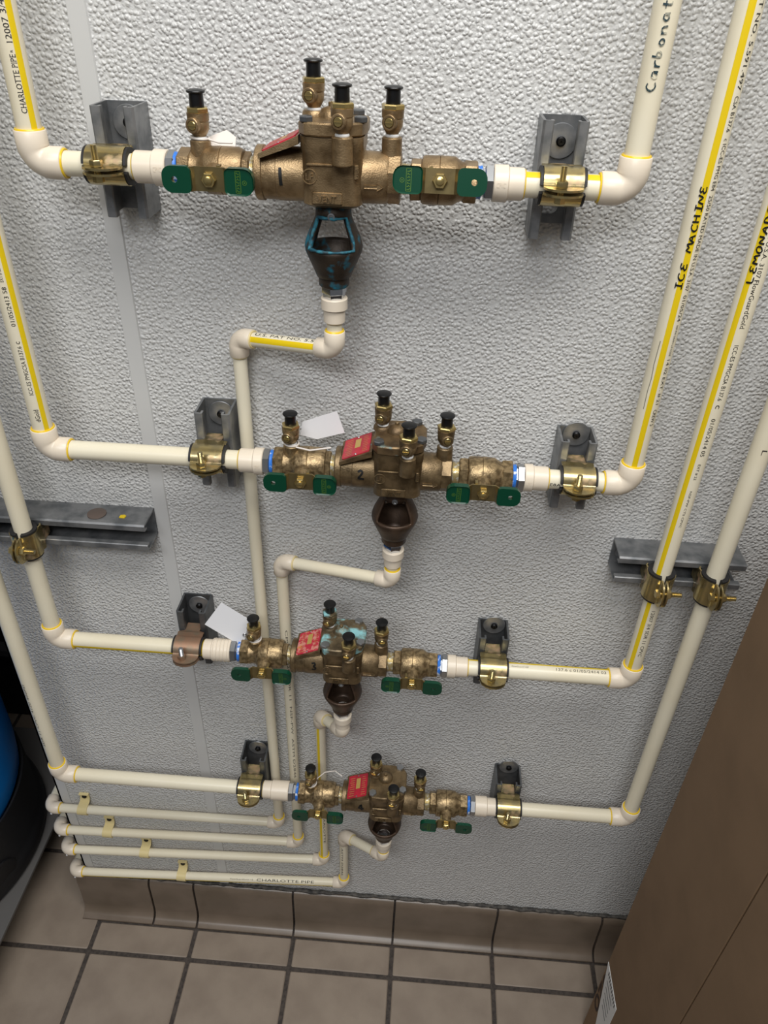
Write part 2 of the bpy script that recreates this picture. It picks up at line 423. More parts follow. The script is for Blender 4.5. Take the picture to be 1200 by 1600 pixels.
# floor: grout bed and single tiles
floor = struct('floor', MB().box((-1.75, -3.0, -0.05), (1.6, 1.25, -0.0025)), 'grout')
TS, TX0, JW = 0.2032, 0.0105, 0.0085
tile_cache = {}
def tile(x0, x1, y0, y1):
    key = (round(x1-x0, 4), round(y1-y0, 4))
    if key not in tile_cache:
        tile_cache[key] = MB().box((-key[0]/2, -key[1]/2, -0.012), (key[0]/2, key[1]/2, 0), 0.0018).mesh('tile')
    o = obj('tile', tile_cache[key], 'tile', floor); o.location = ((x0+x1)/2, (y0+y1)/2, random.uniform(-0.0004, 0.0002))
xs = [TX0+TS*k for k in range(-6, 5)]
yj = -0.0945
for a in xs[:-1]:
    for k in range(4):
        tile(a+JW/2, a+TS-JW/2, yj-TS*(k+1)+JW/2, yj-TS*k-JW/2)
    if a > -0.62: tile(a+JW/2, a+TS-JW/2, yj+JW/2, -0.036)
    else:
        for k in range(3): tile(a+JW/2, min(a+TS-JW/2, -0.604), yj+TS*k+JW/2, yj+TS*(k+1)-JW/2)
# cove base: single tiles against a grout strip
base = struct('baseboard_back', MB().box((-0.618, -0.006, 0), (0.98, 0.0, 0.116)), 'grout')
prof = [(-0.001, 0.001), (-0.034, 0.001), (-0.034, 0.005), (-0.027, 0.0065), (-0.021, 0.010), (-0.0165, 0.017), (-0.0145, 0.028), (-0.0135, 0.06),
        (-0.0128, 0.110), (-0.011, 0.1175), (-0.0075, 0.1225), (-0.003, 0.124), (-0.001, 0.124)]
bj = [-0.634, -0.4858, -0.3949, -0.1938, 0.0104, 0.2141, 0.4185, 0.622, 0.825]
for i in range(len(bj)-1):
    x0 = bj[i]+(0.0022 if i else 0); x1 = bj[i+1]-0.0022
    o = obj('cove_tile', MB().prism(prof, lambda p, q, t: (t, p, q), x0, x1), 'tile_base', base, angle=50)
mb = MB(); pts = []
for i in range(120):
    t = i/119; pts.append((-0.612+1.5*t, -0.0025+random.uniform(-.0012, .001), 0.1262+random.uniform(-.0016, .0016)))
mb.tube(pts, [random.uniform(0.003, 0.0048) for _ in pts], 7)
struct('trim_3', mb, 'caulk')

# ------------------------------------------------------------------ strut channels
CW, CT = 0.0413, 0.0026
def channel_profile(back=True):
    h, d, l, r, t = CW/2, CW, 0.0098, 0.0078, CT
    right = [(h, 0), (h, -d+0.002), (h-0.002, -d), (h-l+0.001, -d), (h-l, -d+0.001), (h-l, -d+r), (h-l+t, -d+r), (h-l+t, -d+t), (h-t, -d+t), (h-t, -t)]
    if back: return [(-p, q) for p, q in reversed(right)][::1]+right
    return right
def strut(name, label, xc, zc, l0, l1, vertical=True, washer=None, hole=None, m_='galv', wr=0.0158):
    t = thing(name, label, 'strut channel', (xc, 0, zc), 'strut channels on the wall')
    mb = MB()
    fn = (lambda p, q, s: (p, q, s)) if vertical else (lambda p, q, s: (s, q, p))
    if hole is None:
        mb.prism(channel_profile(), fn, l0, l1)
    else:
        h = CW/2
        r_ = [(h, 0)]+channel_profile(False)[1:]
        side = r_[:-1]+[(h-CT, 0)]
        mb.prism(side, fn, l0, l1); mb.prism([(-p, q) for p, q in reversed(side)], fn, l0, l1)
        zlow = hole+0.03
        mb.holed([(-h+CT, l0+0.006), (h-CT, l0+0.006), (h-CT, zlow), (-h+CT, zlow)], (-0.002, hole), lambda p, q, s: (p, s, q), -CT, -0.0002, hr=0.0072, hs=0.004)
        mb.box((-h+CT, -CT, zlow), (h-CT, -0.0002, l1))
    obj('channel', mb, m_, t)
    if washer is not None:
        wz, wx = washer; o = (wx, -CT, wz) if vertical else (wz, -CT, wx)
        wa = obj('washer', MB().lathe([(0, wr-0.001), (0.0012, wr), (0.002, wr-0.0006), (0.0024, 0.008), (0.0022, 0.004)], o, -Y, 36), 'galv', t)
        sc = MB().lathe([(0, 0.0042), (0.003, 0.0046), (0.0045, 0.003)], (o[0], -CT-0.002, o[2]), -Y, 18)
        sc.box((o[0]-0.0026, -CT-0.0068, o[2]-0.0006), (o[0]+0.0026, -CT-0.0062, o[2]+0.0006)); sc.box((o[0]-0.0006, -CT-0.0068, o[2]-0.0026), (o[0]+0.0006, -CT-0.0062, o[2]+0.0026))
        obj('screw', sc, 'screw_black', t)
    return t
def arc_path(r, y0, a0, a1, n=12):
    return [(-r*math.sin(math.radians(a0+(a1-a0)*i/n)), r*math.cos(math.radians(a0+(a1-a0)*i/n))) for i in range(n+1)]
def clamp(label, xc, zc, m_, group, horizontal_pipe=True, bolt_len=0.015):
    """two-piece strut clamp: straps hook into the channel slot, grip the cushion and meet in front at a bolt.
    built for a pipe along x; turned a quarter about y for a riser"""
    t = thing('pipe_clamp', label, 'pipe clamp', (xc, YA, zc), group, None if horizontal_pipe else (0, PI/2, 0))
    ri = 0.0152; th = 0.0019; W = 0.0178; NW = 0.0105
    def strap(s):
        # path in (y,z), y forward negative; starts inside the slot
        pth = [(0.036, ri*0.70, NW), (0.0245, ri*0.72, NW), (0.0195, ri*0.76, NW), (0.0165, ri*0.80, W), (0.013, ri*0.93, W)]
        for i in range(13):
            a = math.radians(-30+118*i/12); pth.append((-ri*math.sin(a), ri*math.cos(a)*1.0, W))
        pth[-1] = (-ri-0.0002, 0.0030, W)
        pth += [(-ri-0.0018, 0.0016, W), (-ri-0.006, 0.0014, W*0.99), (-ri-0.012, 0.0014, W*0.86), (-ri-0.0165, 0.0014, W*0.55), (-ri-0.0185, 0.0014, W*0.2)]
        mb = MB(); rings = []
        for i, (y, z, w_) in enumerate(pth):
            a = pth[max(0, i-1)]; b = pth[min(len(pth)-1, i+1)]
            d = Vector((b[0]-a[0], b[1]-a[1])).normalized(); nn = Vector((d.y, -d.x))
            if nn.y < 0 and i < 5: nn = -nn
            if i >= 5 and nn.dot(Vector((y, z))) < 0: nn = -nn
            if i >= len(pth)-4: nn = Vector((0, 1))
            o = (y+nn.x*th, z+nn.y*th)
            rings.append([(-w_, y, z*s), (w_, y, z*s), (w_, o[0], o[1]*s), (-w_, o[0], o[1]*s)])
        mb.rings(rings); return mb
    obj('upper_strap', strap(1), m_, t, angle=50); obj('lower_strap', strap(-1), m_, t, angle=50)
    cu = MB(); n = 28; vs = []; fs = []
    for k in range(n+1):
        a = math.radians(-90+13+(360-26)*k/n)
        for (xx, r) in ((-0.0205, PR+0.0001), (0.0205, PR+0.0001), (0.0205, ri+0.0012), (0.0182, ri+0.0012), (0.0182, ri-0.0001), (-0.0182, ri-0.0001), (-0.0182, ri+0.0012), (-0.0205, ri+0.0012)):
            vs.append((xx, r*math.sin(a), r*math.cos(a)))
    for k in range(n):
        for j in range(8): fs.append((k*8+j, k*8+(j+1) % 8, (k+1)*8+(j+1) % 8, (k+1)*8+j))
    fs += [tuple(range(8)), tuple(n*8+j for j in range(8))]
    cu.add(vs, fs); obj('cushion', cu, 'rubber', t)
    by = -ri-0.0085; bx = -0.003
    b = MB(); b.cyl((bx, by, -0.0095), Z, 0.0052, 0.0052, 6); b.cyl((bx, by, -0.005), Z, 0.012, 0.0028, 12)
    prof = [(0.0, 0.0030)]
    k = 0.0
    while k < bolt_len: prof += [(k+0.0003, 0.0031), (k+0.0008, 0.0025)]; k += 0.0011
    b.lathe(prof, (bx, by, 0.0066), Z, 12)
    obj('bolt', b, 'zinc' if m_ == 'zinc' else 'steel', t)
    nut = MB(); nut.lathe([(0, 0.0055), (0.0012, 0.0058), (0.0046, 0.0058), (0.0056, 0.005)], (bx, by, 0.0036), Z, 6)
    obj('nut', nut, 'zinc' if m_ == 'zinc' else 'zinc_brown', t)
    return t

ROWZ = [1.474, 1.163, 0.851, 0.538]
CX = [-0.0964, -0.0263, -0.0894, -0.0200]
RL = [-0.3705, -0.4305, -0.4905, -0.5525]
RR = [0.1745, 0.2385, 0.3050, 0.3695]
SL = [-0.300, -0.239, -0.300, -0.236]; SR = [0.113, 0.181, 0.120, 0.179]
ROWN = ['top', 'second', 'third', 'bottom']
for i, z in enumerate(ROWZ):
    strut('strut_channel', 'short vertical galvanised strut channel behind the left pipe of the %s row' % ROWN[i], SL[i], z, -0.052, 0.046 if i < 3 else 0.041,
          washer=(0.028, 0.001), m_='galv' if i < 2 else 'galv_dark')
    strut('strut_channel', 'short vertical galvanised strut channel behind the right pipe of the %s row' % ROWN[i], SR[i], z, -0.053, [0.050, 0.037, 0.036, 0.030][i],
          washer=(0.028, 0.002), hole=-0.031 if i == 0 else None, m_='galv' if i < 2 else 'galv_dark')
    mm = 'zinc_brown' if i == 2 else 'zinc'
    clamp('%s strut clamp holding the left pipe of the %s row' % ('rust-brown' if i == 2 else 'yellow zinc', ROWN[i]), SL[i]-0.001, z, mm, 'strut clamps on the pipe rows')
    clamp('yellow zinc strut clamp holding the right pipe of the %s row' % ROWN[i], SR[i], z, 'zinc', 'strut clamps on the pipe rows')
HZ = 1.0215
hs_l = strut('strut_channel', 'long horizontal strut channel at the left edge with a coin on top', -0.343, HZ, -0.265, 0.0, vertical=False, washer=(-0.22, 0.0))
hs_r = strut('strut_channel', 'horizontal strut channel at right carrying two risers', 0.258, HZ, 0.0, 0.156, vertical=False, washer=(0.014, 0.0), wr=0.0095)
clamp('zinc strut clamp on the left riser above the coin strut', RL[2], HZ, 'zinc', 'strut clamps on the risers', False)
clamp('zinc strut clamp on the riser marked lemonade', RR[2], HZ, 'zinc', 'strut clamps on the risers', False)
clamp('zinc strut clamp on the rightmost riser beside the cardboard box', RR[3], HZ, 'zinc', 'strut clamps on the risers', False)
tag(obj('coin', MB().lathe([(0, 0.0112), (0.0004, 0.0121), (0.0014, 0.0121), (0.0018, 0.0112)], (-0.411, -0.022, HZ+CW/2), Z, 32), 'coin'),
    'dull brown coin lying on the left horizontal strut channel', 'coin')
tag(obj('paint_chip', MB().prism([(-.004, -.003), (.003, -.0035), (.0042, .001), (.001, .0035), (-.0035, .002)], lambda p, q, t: (-0.376+p, -0.024+q, HZ+CW/2+t), 0, 0.001), 'yellow'),
    'tiny yellow crumb on the left horizontal strut channel', 'crumb')

# ------------------------------------------------------------------ pipe fittings
def elbow_parts(parent, c, d1, d2, r, hub, L, glue='glue', seam=True, g1=True, g2=True, m_='cpvc_fit'):
    """c = corner; d1,d2 = directions the two hubs point"""
    c = Vector(c); d1 = Vector(d1).normalized(); d2 = Vector(d2).normalized(); b = hub*1.02
    pts = [c+d1*L, c+d1*(L-0.0006), c+d1*(b+0.001)]; rs = [hub-0.0005, hub, hub]
    # arc from d1 leg to d2 leg
    ang = d1.angle(d2); tl = b/math.tan(ang/2) if ang < PI-0.01 else b
    p1 = c+d1*tl; p2 = c+d2*tl
    pts = [c+d1*L, c+d1*(L-0.0006), p1]; rs = [hub-0.0006, hub, hub]
    cen = p1+(p2-p1)*0.5; dirc = (cen-c).normalized(); hyp = b/math.sin(ang/2); O = c+dirc*hyp
    v1 = (p1-O); v2 = (p2-O); tot = v1.angle(v2); axq = v1.cross(v2).normalized()
    for k in range(1, 9):
        q = Matrix.Rotation(tot*k/8, 3, axq); pts.append(O+q @ v1); rs.append(hub*(0.965 if 1 < k < 7 else 1))
    pts += [c+d2*(L-0.0006), c+d2*L]; rs += [hub, hub-0.0006]
    mb = MB(); mb.tube(pts, rs, 28)
    e = obj('elbow', mb, m_, parent, angle=50)
    if g1: obj('glue_ring', MB().torus(c+d1*(L+0.0002), d1, r+0.0009, 0.0013, 28, 6), glue, e)
    if g2: obj('glue_ring', MB().torus(c+d2*(L+0.0002), d2, r+0.0009, 0.0013, 28, 6), glue, e)
    return e
def pipe(parent, p0, p1, r, m_='cpvc'):
    p0 = Vector(p0); p1 = Vector(p1); d = p1-p0
    return obj('pipe', MB().cyl(p0, d, d.length, r, 28), m_, parent)

def adapter(parent, x0, x1, xs_, big_first, z, ribbed=False):
    """stepped cream coupling from x0 to x1 with the step at xs_ ; local coords on the pipe axis"""
    lo, hi = (0.0158, 0.0140) if big_first else (0.0140, 0.0158)
    mb = MB(); mb.lathe([(0, lo-0.0008), (0.0008, lo), (xs_-x0-0.0006, lo), (xs_-x0+0.0006, hi), (x1-x0-0.0008, hi), (x1-x0, hi-0.0008)], (x0, YA, z), X, 32)
    a = obj('adapter', mb, 'cpvc_fit', parent)
    if ribbed:
        for k in range(5):
            obj('grip_ring', MB().torus((xs_+0.003+k*(x1-xs_-0.006)/4, YA, z), X, 0.0156, 0.0009, 32, 6), 'cpvc_fit', a)
    else:
        # moulded letters on the front of the collar
        xr0, xr1 = (x0, xs_) if big_first else (xs_, x1)
        obj('lettering', on_pipe(fit_polys(text_polys('CPVC'), (xr1-xr0)*0.6, 0.0042), (xr0+(xr1-xr0)*0.2, YA, z), X, Z, 0.0158, 0.1), 'cpvc_fit', a)
    return a

ADL = [(-.180, -.162, -.149), (-.178, -.161, -.150), (-.190, -.178, -.152), (-.196, -.182, -.154)]
ADR = [(.148, .1613, .1757), (.147, .157, .174), (.147, .159, .175), (.146, .165, .180)]
def lpath(i, a):   # reading direction helpers
    return a
for i, z in enumerate(ROWZ):
    c = CX[i]
    # ---- left supply run
    t = thing('supply_pipe_run', ['cream supply pipe entering the top row from the left, printed with maker name',
        'cream supply pipe entering the second row from the left with yellow stripe on its riser',
        'cream supply pipe entering the third row from the left, clamped to the coin strut',
        'cream supply pipe entering the bottom row from the left, leftmost riser of all'][i], 'pipe', (0, 0, 0), 'supply pipe runs')
    xr = RL[i]; L = 0.0276
    pipe(t, (xr, YA, z+L-0.008), (xr, YA, 2.4), PR)
    elbow_parts(t, (xr, YA, z), Z, X, PR, 0.0143, L)
    a0, s0, n0 = ADL[i]
    pipe(t, (xr+L-0.008, YA, z), (c+a0+0.008, YA, z), PR)
    adapter(t, c+a0, c+n0, c+s0, False, z, i == 2)
    obj('glue_ring', MB().torus((c+a0, YA, z), X, PR+0.0009, 0.0011, 28, 6), 'glue', t)
    mb = MB(); mb.lathe([(0, 0.0145), (0.001, 0.0158), (0.0072, 0.0158), (0.0082, 0.0146), (0.0082, 0.0128), (0.0125, 0.0128)], (c+n0-0.0004, YA, z), X, 6, rot=0.3)
    obj('steel_nut', mb, 'steel', t)
    mb = MB(); mb.lathe([(0, 0.0128), (0.0006, 0.0146), (0.0026, 0.0138), (0.0045, 0.0146), (0.005, 0.0128)], (c-0.1425, YA, z), X, 24)
    obj('thread_tape', mb, 'blue_tape', t)
    if i == 0:
        obj('yellow_stripe', stripe((xr, YA, z+L), Z, -X, 0.85, PR, math.radians(-50), math.radians(14)), 'yellow', t)
        for s, z0, z1 in (('CHARLOTTE PIPE', 1.516, 1.561), ('R', 1.5625, 1.5642), ('12007 3/4', 1.5695, 1.600), ('SDR 11 CPVC 4120', 1.61, 1.66)):
            obj('lettering', on_pipe(fit_polys(text_polys(s), z1-z0, 0.0048 if s != 'R' else 0.002), (xr, YA, z0), Z, -X, PR, math.radians(-22)), 'ink', t)
    if i == 1:
        obj('yellow_stripe', stripe((xr, YA, z+L), Z, -X, 1.1, PR, math.radians(-50), math.radians(14)), 'yellow', t)
        for s, z0, z1, h in (('dGold', 1.2035, 1.2185, .005), ('ICC-ES PMGCSA B137.6', 1.2367, 1.2935, .0042), ('c', 1.296, 1.299, .0036), ('01/05/2413 58', 1.3155, 1.357, .0042), ('EXT # 22', 1.362, 1.376, .0034),
                             ('MADE IN U.S.A.', 1.39, 1.43, .003)):
            obj('lettering', on_pipe(fit_polys(text_polys(s), z1-z0, h), (xr, YA, z0), Z, -X, PR, math.radians(-16)), 'ink', t)
    if i == 2:
        obj('yellow_stripe', stripe((xr+L, YA, z), X, Z, c+a0-xr-L, PR, math.radians(-16), math.radians(13)), 'yellow', t)
    if i == 3:
        for s, z0, z1, h in (('SDR 11 CPVC 4120 400PSI', 0.62, 0.76, .0036),):
            obj('lettering', on_pipe(fit_polys(text_polys(s), z1-z0, h), (xr, YA, z0), Z, -X, PR, math.radians(16)), 'ink_grey', t)
    # ---- right supply run
    t = thing('supply_pipe_run', ['cream outlet pipe of the top row with faded handwriting on its riser',
        'cream outlet pipe of the second row handwritten ice machine',
        'cream outlet pipe of the third row handwritten lemonade',
        'cream outlet pipe of the bottom row, plain rightmost riser by the cardboard box'][i], 'pipe', (0, 0, 0), 'supply pipe runs')
    xr = RR[i]
    pipe(t, (xr, YA, z+L-0.008), (xr, YA, 2.4), PR)
    elbow_parts(t, (xr, YA, z), Z, -X, PR, 0.0143, L)
    n1, s1, a1 = ADR[i]
    pipe(t, (c+a1-0.008, YA, z), (xr-L+0.008, YA, z), PR)
    adapter(t, c+n1, c+a1, c+s1, True, z)
    obj('glue_ring', MB().torus((c+a1, YA, z), X, PR+0.0009, 0.0011, 28, 6), 'glue', t)
    mb = MB(); mb.lathe([(0, 0.0145), (0.001, 0.0158), (0.0072, 0.0158), (0.0082, 0.0146), (0.0082, 0.0128), (0.0125, 0.0128)], (c+n1+0.0004, YA, z), -X, 6, rot=0.3)
    obj('steel_nut', mb, 'steel', t)
    mb = MB(); mb.lathe([(0, 0.0128), (0.0006, 0.0146), (0.0026, 0.0138), (0.005, 0.0146), (0.0056, 0.0128)], (c+0.1325, YA, z), X, 24)
    obj('thread_tape', mb, 'blue_tape', t)
    if i == 0:
        obj('yellow_stripe', stripe((c+a1, YA, z), X, Z, xr-L-c-a1, PR, math.radians(64), math.radians(20)), 'yellow', t)
        pl = fit_polys(hand_polys('Carbonate', 0.0078, 0.0011, adv=0.86), 0.072, 0.0082)
        obj('handwriting', on_pipe(pl, (xr, YA, 1.5525), Z, -X, PR, math.radians(12), 0.0006), 'marker_blue', t)
    if i == 1:
        obj('yellow_stripe', stripe((xr, YA, z+L), Z, -X, 1.1, PR, math.radians(8), math.radians(15)), 'yellow', t)
        pl = fit_polys(hand_polys('ICE', 0.0062, 0.0011), 0.0245, 0.0066); obj('handwriting', on_pipe(pl, (xr, YA, 1.390), Z, -X, PR, math.radians(16), 0.0006), 'marker', t)
        pl = fit_polys(hand_polys('MACHINE', 0.0062, 0.0011), 0.058, 0.0066); obj('handwriting', on_pipe(pl, (xr, YA, 1.4235), Z, -X, PR, math.radians(14), 0.0006), 'marker', t)
        for s, z0, z1, h in (('U.S. PAT NO. 5.591.497', 1.645, 1.556, .0042), ('CSA B137.6', 1.552, 1.525, .004), ('c ICC-ES PMG E84', 1.520, 1.478, .004), ('25/50 RATED MADE IN U.S.A. 3107', 1.474, 1.388, .004),
                             ('01/05/24', 1.384, 1.358, .004), ('NSF-PW DRAIN U.P.CODE', 1.354, 1.322, .0022), ('14 02 EXT. # 21', 1.318, 1.268, .004), ('CREW 5', 1.262, 1.243, .0042)):
            obj('lettering', on_pipe(fit_polys(text_polys(s), z0-z1, h), (xr, YA, z0), -Z, X, PR, math.radians(30)), 'ink', t)
        obj('lettering', on_pipe(fit_polys(text_polys('E8A'), 0.012, .0036), (c+a1+0.002, YA, z), X, Z, PR, math.radians(-2)), 'ink', t)
        pts = [(0.0, 0.0), (.02, .0004), (.035, -.0003), (.05, .0006), (.075, 0)]
        pl = ([], [])
        for k, (u, v) in enumerate(pts): pl[0].extend([(u, v+.0003), (u, v-.0003)])
        for k in range(len(pts)-1): pl[1].append((2*k, 2*k+2, 2*k+3, 2*k+1))
        obj('scratch', on_pipe(pl, (xr, YA, 1.262), Z, -X, PR, math.radians(36)), 'ink_grey', t)
    if i == 2:
        obj('yellow_stripe', stripe((xr, YA, z+L), Z, -X, 1.4, PR, math.radians(38), math.radians(14)), 'yellow', t)
        pl = fit_polys(hand_polys('LEMONADE', 0.0062, 0.0011), 0.070, 0.0066); obj('handwriting', on_pipe(pl, (xr, YA, 1.398), Z, -X, PR, math.radians(30), 0.0006), 'marker', t)
        for s, z0, z1, h in (('RATED MADE IN U.S.A. 3107', 1.492, 1.404, .0042), ('FlowGuardGold', 1.402, 1.3545, .0046), ('ICC-ES PMGCSA B137.6', 1.3375, 1.277, .0042), ('c', 1.272, 1.268, .004), ('01/05/2414 05', 1.256, 1.210, .0042), ('EXT # 22', 1.200, 1.180, .003),
                             ('NSF-PW CTS CPVC', 1.165, 1.115, .0024), ('12007 3/4 SDR 11 CPVC', 0.985, 0.905, .0044)):
            obj('lettering', on_pipe(fit_polys(text_polys(s), z0-z1, h), (xr, YA, z0), -Z, X, PR, math.radians(2)), 'ink', t)
        obj('yellow_stripe', stripe((c+a1, YA, z), X, Z, xr-L-c-a1, PR, math.radians(118), math.radians(14)), 'yellow', t)
        for s, x0, x1, h in (('137.6 c 01/05/2414 03', 0.205, 0.272, .004), ('FlowGuard NSF', 0.145, 0.168, .002)):
            obj('lettering', on_pipe(fit_polys(text_polys(s), x1-x0, h), (x0, YA, z), X, Z, PR, math.radians(78)), 'ink_grey', t)
    if i == 3:
        obj('lettering', on_pipe(fit_polys(text_polys('L'), 0.006, .005), (xr, YA, 1.222), -Z, X, PR, math.radians(-4)), 'ink', t)

# ------------------------------------------------------------------ backflow preventers (local origin: chamber centre on the pipe axis)
def hexa(mb, x0, x1, r, rot=0.26, ch=0.001):
    mb.lathe([(0, r-ch), (ch, r), (x1-x0-ch, r), (x1-x0, r-ch)], (x0, 0, 0), X, 6, rot=rot)
def threads(mb, x0, x1, r):
    pr = []; k = 0.0
    while k < x1-x0-1e-6: pr += [(k, r), (k+0.0007, r-0.0008)]; k += 0.0014
    mb.lathe(pr, (x0, 0, 0), X, 20)
def rot_x(deg): return Matrix.Rotation(math.radians(deg), 4, 'X')
def make_valve(t, side, m_, tilt=0):
    """quarter-turn ball valve on the inlet (-1) or outlet (+1)"""
    mb = MB()
    if side < 0:
        hexa(mb, -0.138, -0.1262, 0.0185); mb.lathe([(0, 0.0162), (0.006, 0.0150), (0.011, 0.0165), (0.0135, 0.0195), (0.015, 0.0205), (0.0275, 0.0208), (0.0278, 0.0202), (0.0285, 0.0208), (0.043, 0.0205), (0.0475, 0.0185), (0.048, 0.0165)], (-0.1264, 0, 0), X, 32)
        hexa(mb, -0.0792, -0.0722, 0.0172); sx = -0.102
    else:
        hexa(mb, 0.0735, 0.0835, 0.0182); mb.lathe([(0, 0.0168), (0.001, 0.0195), (0.003, 0.0207), (0.016, 0.0209), (0.0163, 0.0203), (0.0168, 0.0209), (0.030, 0.0205), (0.033, 0.0185), (0.036, 0.0168), (0.041, 0.0160)], (0.0830, 0, 0), X, 32)
        hexa(mb, 0.1215, 0.1335, 0.0185); sx = 0.100
    xf = rot_x(tilt)
    mb.lathe([(0.014, 0.0105), (0.0225, 0.0098), (0.0265, 0.0085), (0.0355, 0.0075)], (sx, 0, 0), -Y, 20)
    if side < 0: mb.lathe([(0.010, 0.0095), (0.0245, 0.0092), (0.0256, 0.0080)], (-0.1175, 0.0, 0), Z, 24)
    v = obj('shutoff_valve', mb, m_, t, xf=xf)
    tp = MB()
    if side < 0: threads(tp, -0.0722, -0.066, 0.0135)
    else: threads(tp, 0.0645, 0.0737, 0.0135)
    obj('threaded_nipple', tp, 'brass_pale', v)
    # handle: recessed plate in the middle, green coated wings stepping forward
    s = 1 if side < 0 else -1
    fn = lambda p, q, y: (sx+p*s, y, q)
    pl = MB(); y0 = -0.0312; th = 0.0018
    path = [(-0.024, -0.0355), (-0.0165, -0.0352), (-0.0128, -0.0312), (0.0128, -0.0312), (0.0165, -0.0352), (0.024, -0.0355)]
    rings = []
    for (p, yy) in path:
        hh = 0.0102 if abs(p) < 0.02 else 0.0095
        rings.append([fn(p, -hh, yy), fn(p, hh, yy), fn(p, hh, yy-th), fn(p, -hh, yy-th)])
    pl.rings(rings)
    tabx = 0.0105*(-1)
    pl.box((sx+s*0.008-0.0015, -0.0312, 0.0098), (sx+s*0.008+0.0015, -0.0240, 0.0112))
    hx = xf @ Matrix.Translation((0, -0.0048, 0))
    hd = obj('handle', pl, 'brass_plate', v, xf=hx)
    gw = MB(); gw.holed(rrect(-0.0405, -0.0150, -0.0112, 0.0112, (0.0045, 0.0085, 0.0085, 0.0045)), (-0.0295, 0.0), fn, -0.0345, -0.0392, 44, hr=0.0026)
    g1 = obj('handle_grip', gw, 'green', v, xf=hx, angle=40)
    gw = MB(); gw.prism(rrect(0.0150, 0.0405, -0.0112, 0.0112, (0.0085, 0.0045, 0.0045, 0.0085)), fn, -0.0345, -0.0392, 0.0012)
    obj('handle_grip', gw, 'green', v, xf=hx, angle=40)
    pr = MB(); yy = -0.0394
    def bar(p0, p1, q0, q1): pr.add([fn(p0, q0, yy), fn(p1, q0, yy), fn(p1, q1, yy), fn(p0, q1, yy)], [(0, 1, 2, 3)])
    bar(.0245, .0249, -.0092, .0092); bar(.0288, .0292, -.0092, .0092); bar(.0245, .0292, .0088, .0092); bar(.0245, .0292, -.0092, -.0088)
    for k in range(7): bar(.0255, .0282, -.0080+k*.0024, -.0080+k*.0024+.0005); bar(.0255+.0008*(k % 3), .0262+.0008*(k % 3), -.0080+k*.0024, -.0066+k*.0024)
    for k in range(16):
        a0 = 2*PI*k/16; a1 = 2*PI*(k+1)/16
        pr.add([fn(.0325+math.cos(a)*r, math.sin(a)*r-.0004, yy) for a, r in ((a0, .0020), (a1, .0020), (a1, .0016), (a0, .0016))], [(0, 1, 2, 3)])
    bar(.0320, .0330, -.0009, .0001)
    obj('handle_print', pr, 'green_print', v, xf=hx)
    nt = MB(); nt.lathe([(0, 0.0062), (0.0008, 0.0066), (0.0042, 0.0066), (0.0052, 0.0058)], (sx, -0.0330, 0), -Y, 6); nt.lathe([(0, 0.0038), (0.0018, 0.0036), (0.0022, 0.003)], (sx, -0.0380, 0), -Y, 16)
    obj('handle_nut', nt, 'brass', v, xf=hx)
    return v
def test_cock(t, x, y, z, turn, m_, hex_m='brass'):
    """small ball cock standing at (x,y,z): threads, barrel with screw on the front, hex top, black dust cap"""
    o = Vector((x, y, z)); mb = MB()
    mb.lathe([(0.0012, 0.0052), (0.003, 0.0062), (0.0055, 0.0078), (0.008, 0.0090), (0.0125, 0.0093), (0.014, 0.0088), (0.0148, 0.0096), (0.0208, 0.0098), (0.0212, 0.0088)], o, Z, 24)
    fd = Vector((math.sin(math.radians(turn)), -math.cos(math.radians(turn)), 0))
    mb.lathe([(0, 0.0066), (0.0118, 0.0064), (0.0124, 0.0058), (0.0124, 0.0042), (0.0105, 0.0042)], o+Z*0.0118, fd, 24)
    c = obj('test_cock', mb, m_, t)
    tp = MB(); tp.lathe([(-0.0012, 0.0062), (0.0006, 0.0064), (0.0018, 0.0056)], o, Z, 20); obj('thread_tape', tp, 'white_tape', c)
    h = MB(); h.lathe([(0.0208, 0.0096), (0.0216, 0.0103), (0.0244, 0.0103), (0.0254, 0.0094)], o, Z, 6, rot=0.3); obj('hex_collar', h, hex_m, c)
    s = MB(); s.lathe([(0.010, 0.0040), (0.0122, 0.0039), (0.0128, 0.0034)], o+Z*0.0118, fd, 18)
    s.box((-0.0036, -0.0133, -0.0003), (0.0036, -0.0127, 0.0003))
    rz = Matrix.Translation(o+Z*0.0118) @ Matrix.Rotation(math.radians(turn), 4, 'Z')
    for k in range(len(s.v)-8, len(s.v)): s.v[k] = tuple(rz @ Vector(s.v[k]))
    obj('screw', s, 'brass', c)
    k = MB(); k.lathe([(0.0250, 0.0062), (0.0260, 0.0064), (0.0360, 0.0062), (0.0366, 0.0078), (0.0376, 0.0084), (0.0384, 0.0080), (0.0392, 0.0056), (0.0395, 0.0015)], o, Z, 28); obj('dust_cap', k, 'black_pl', c)
    return c
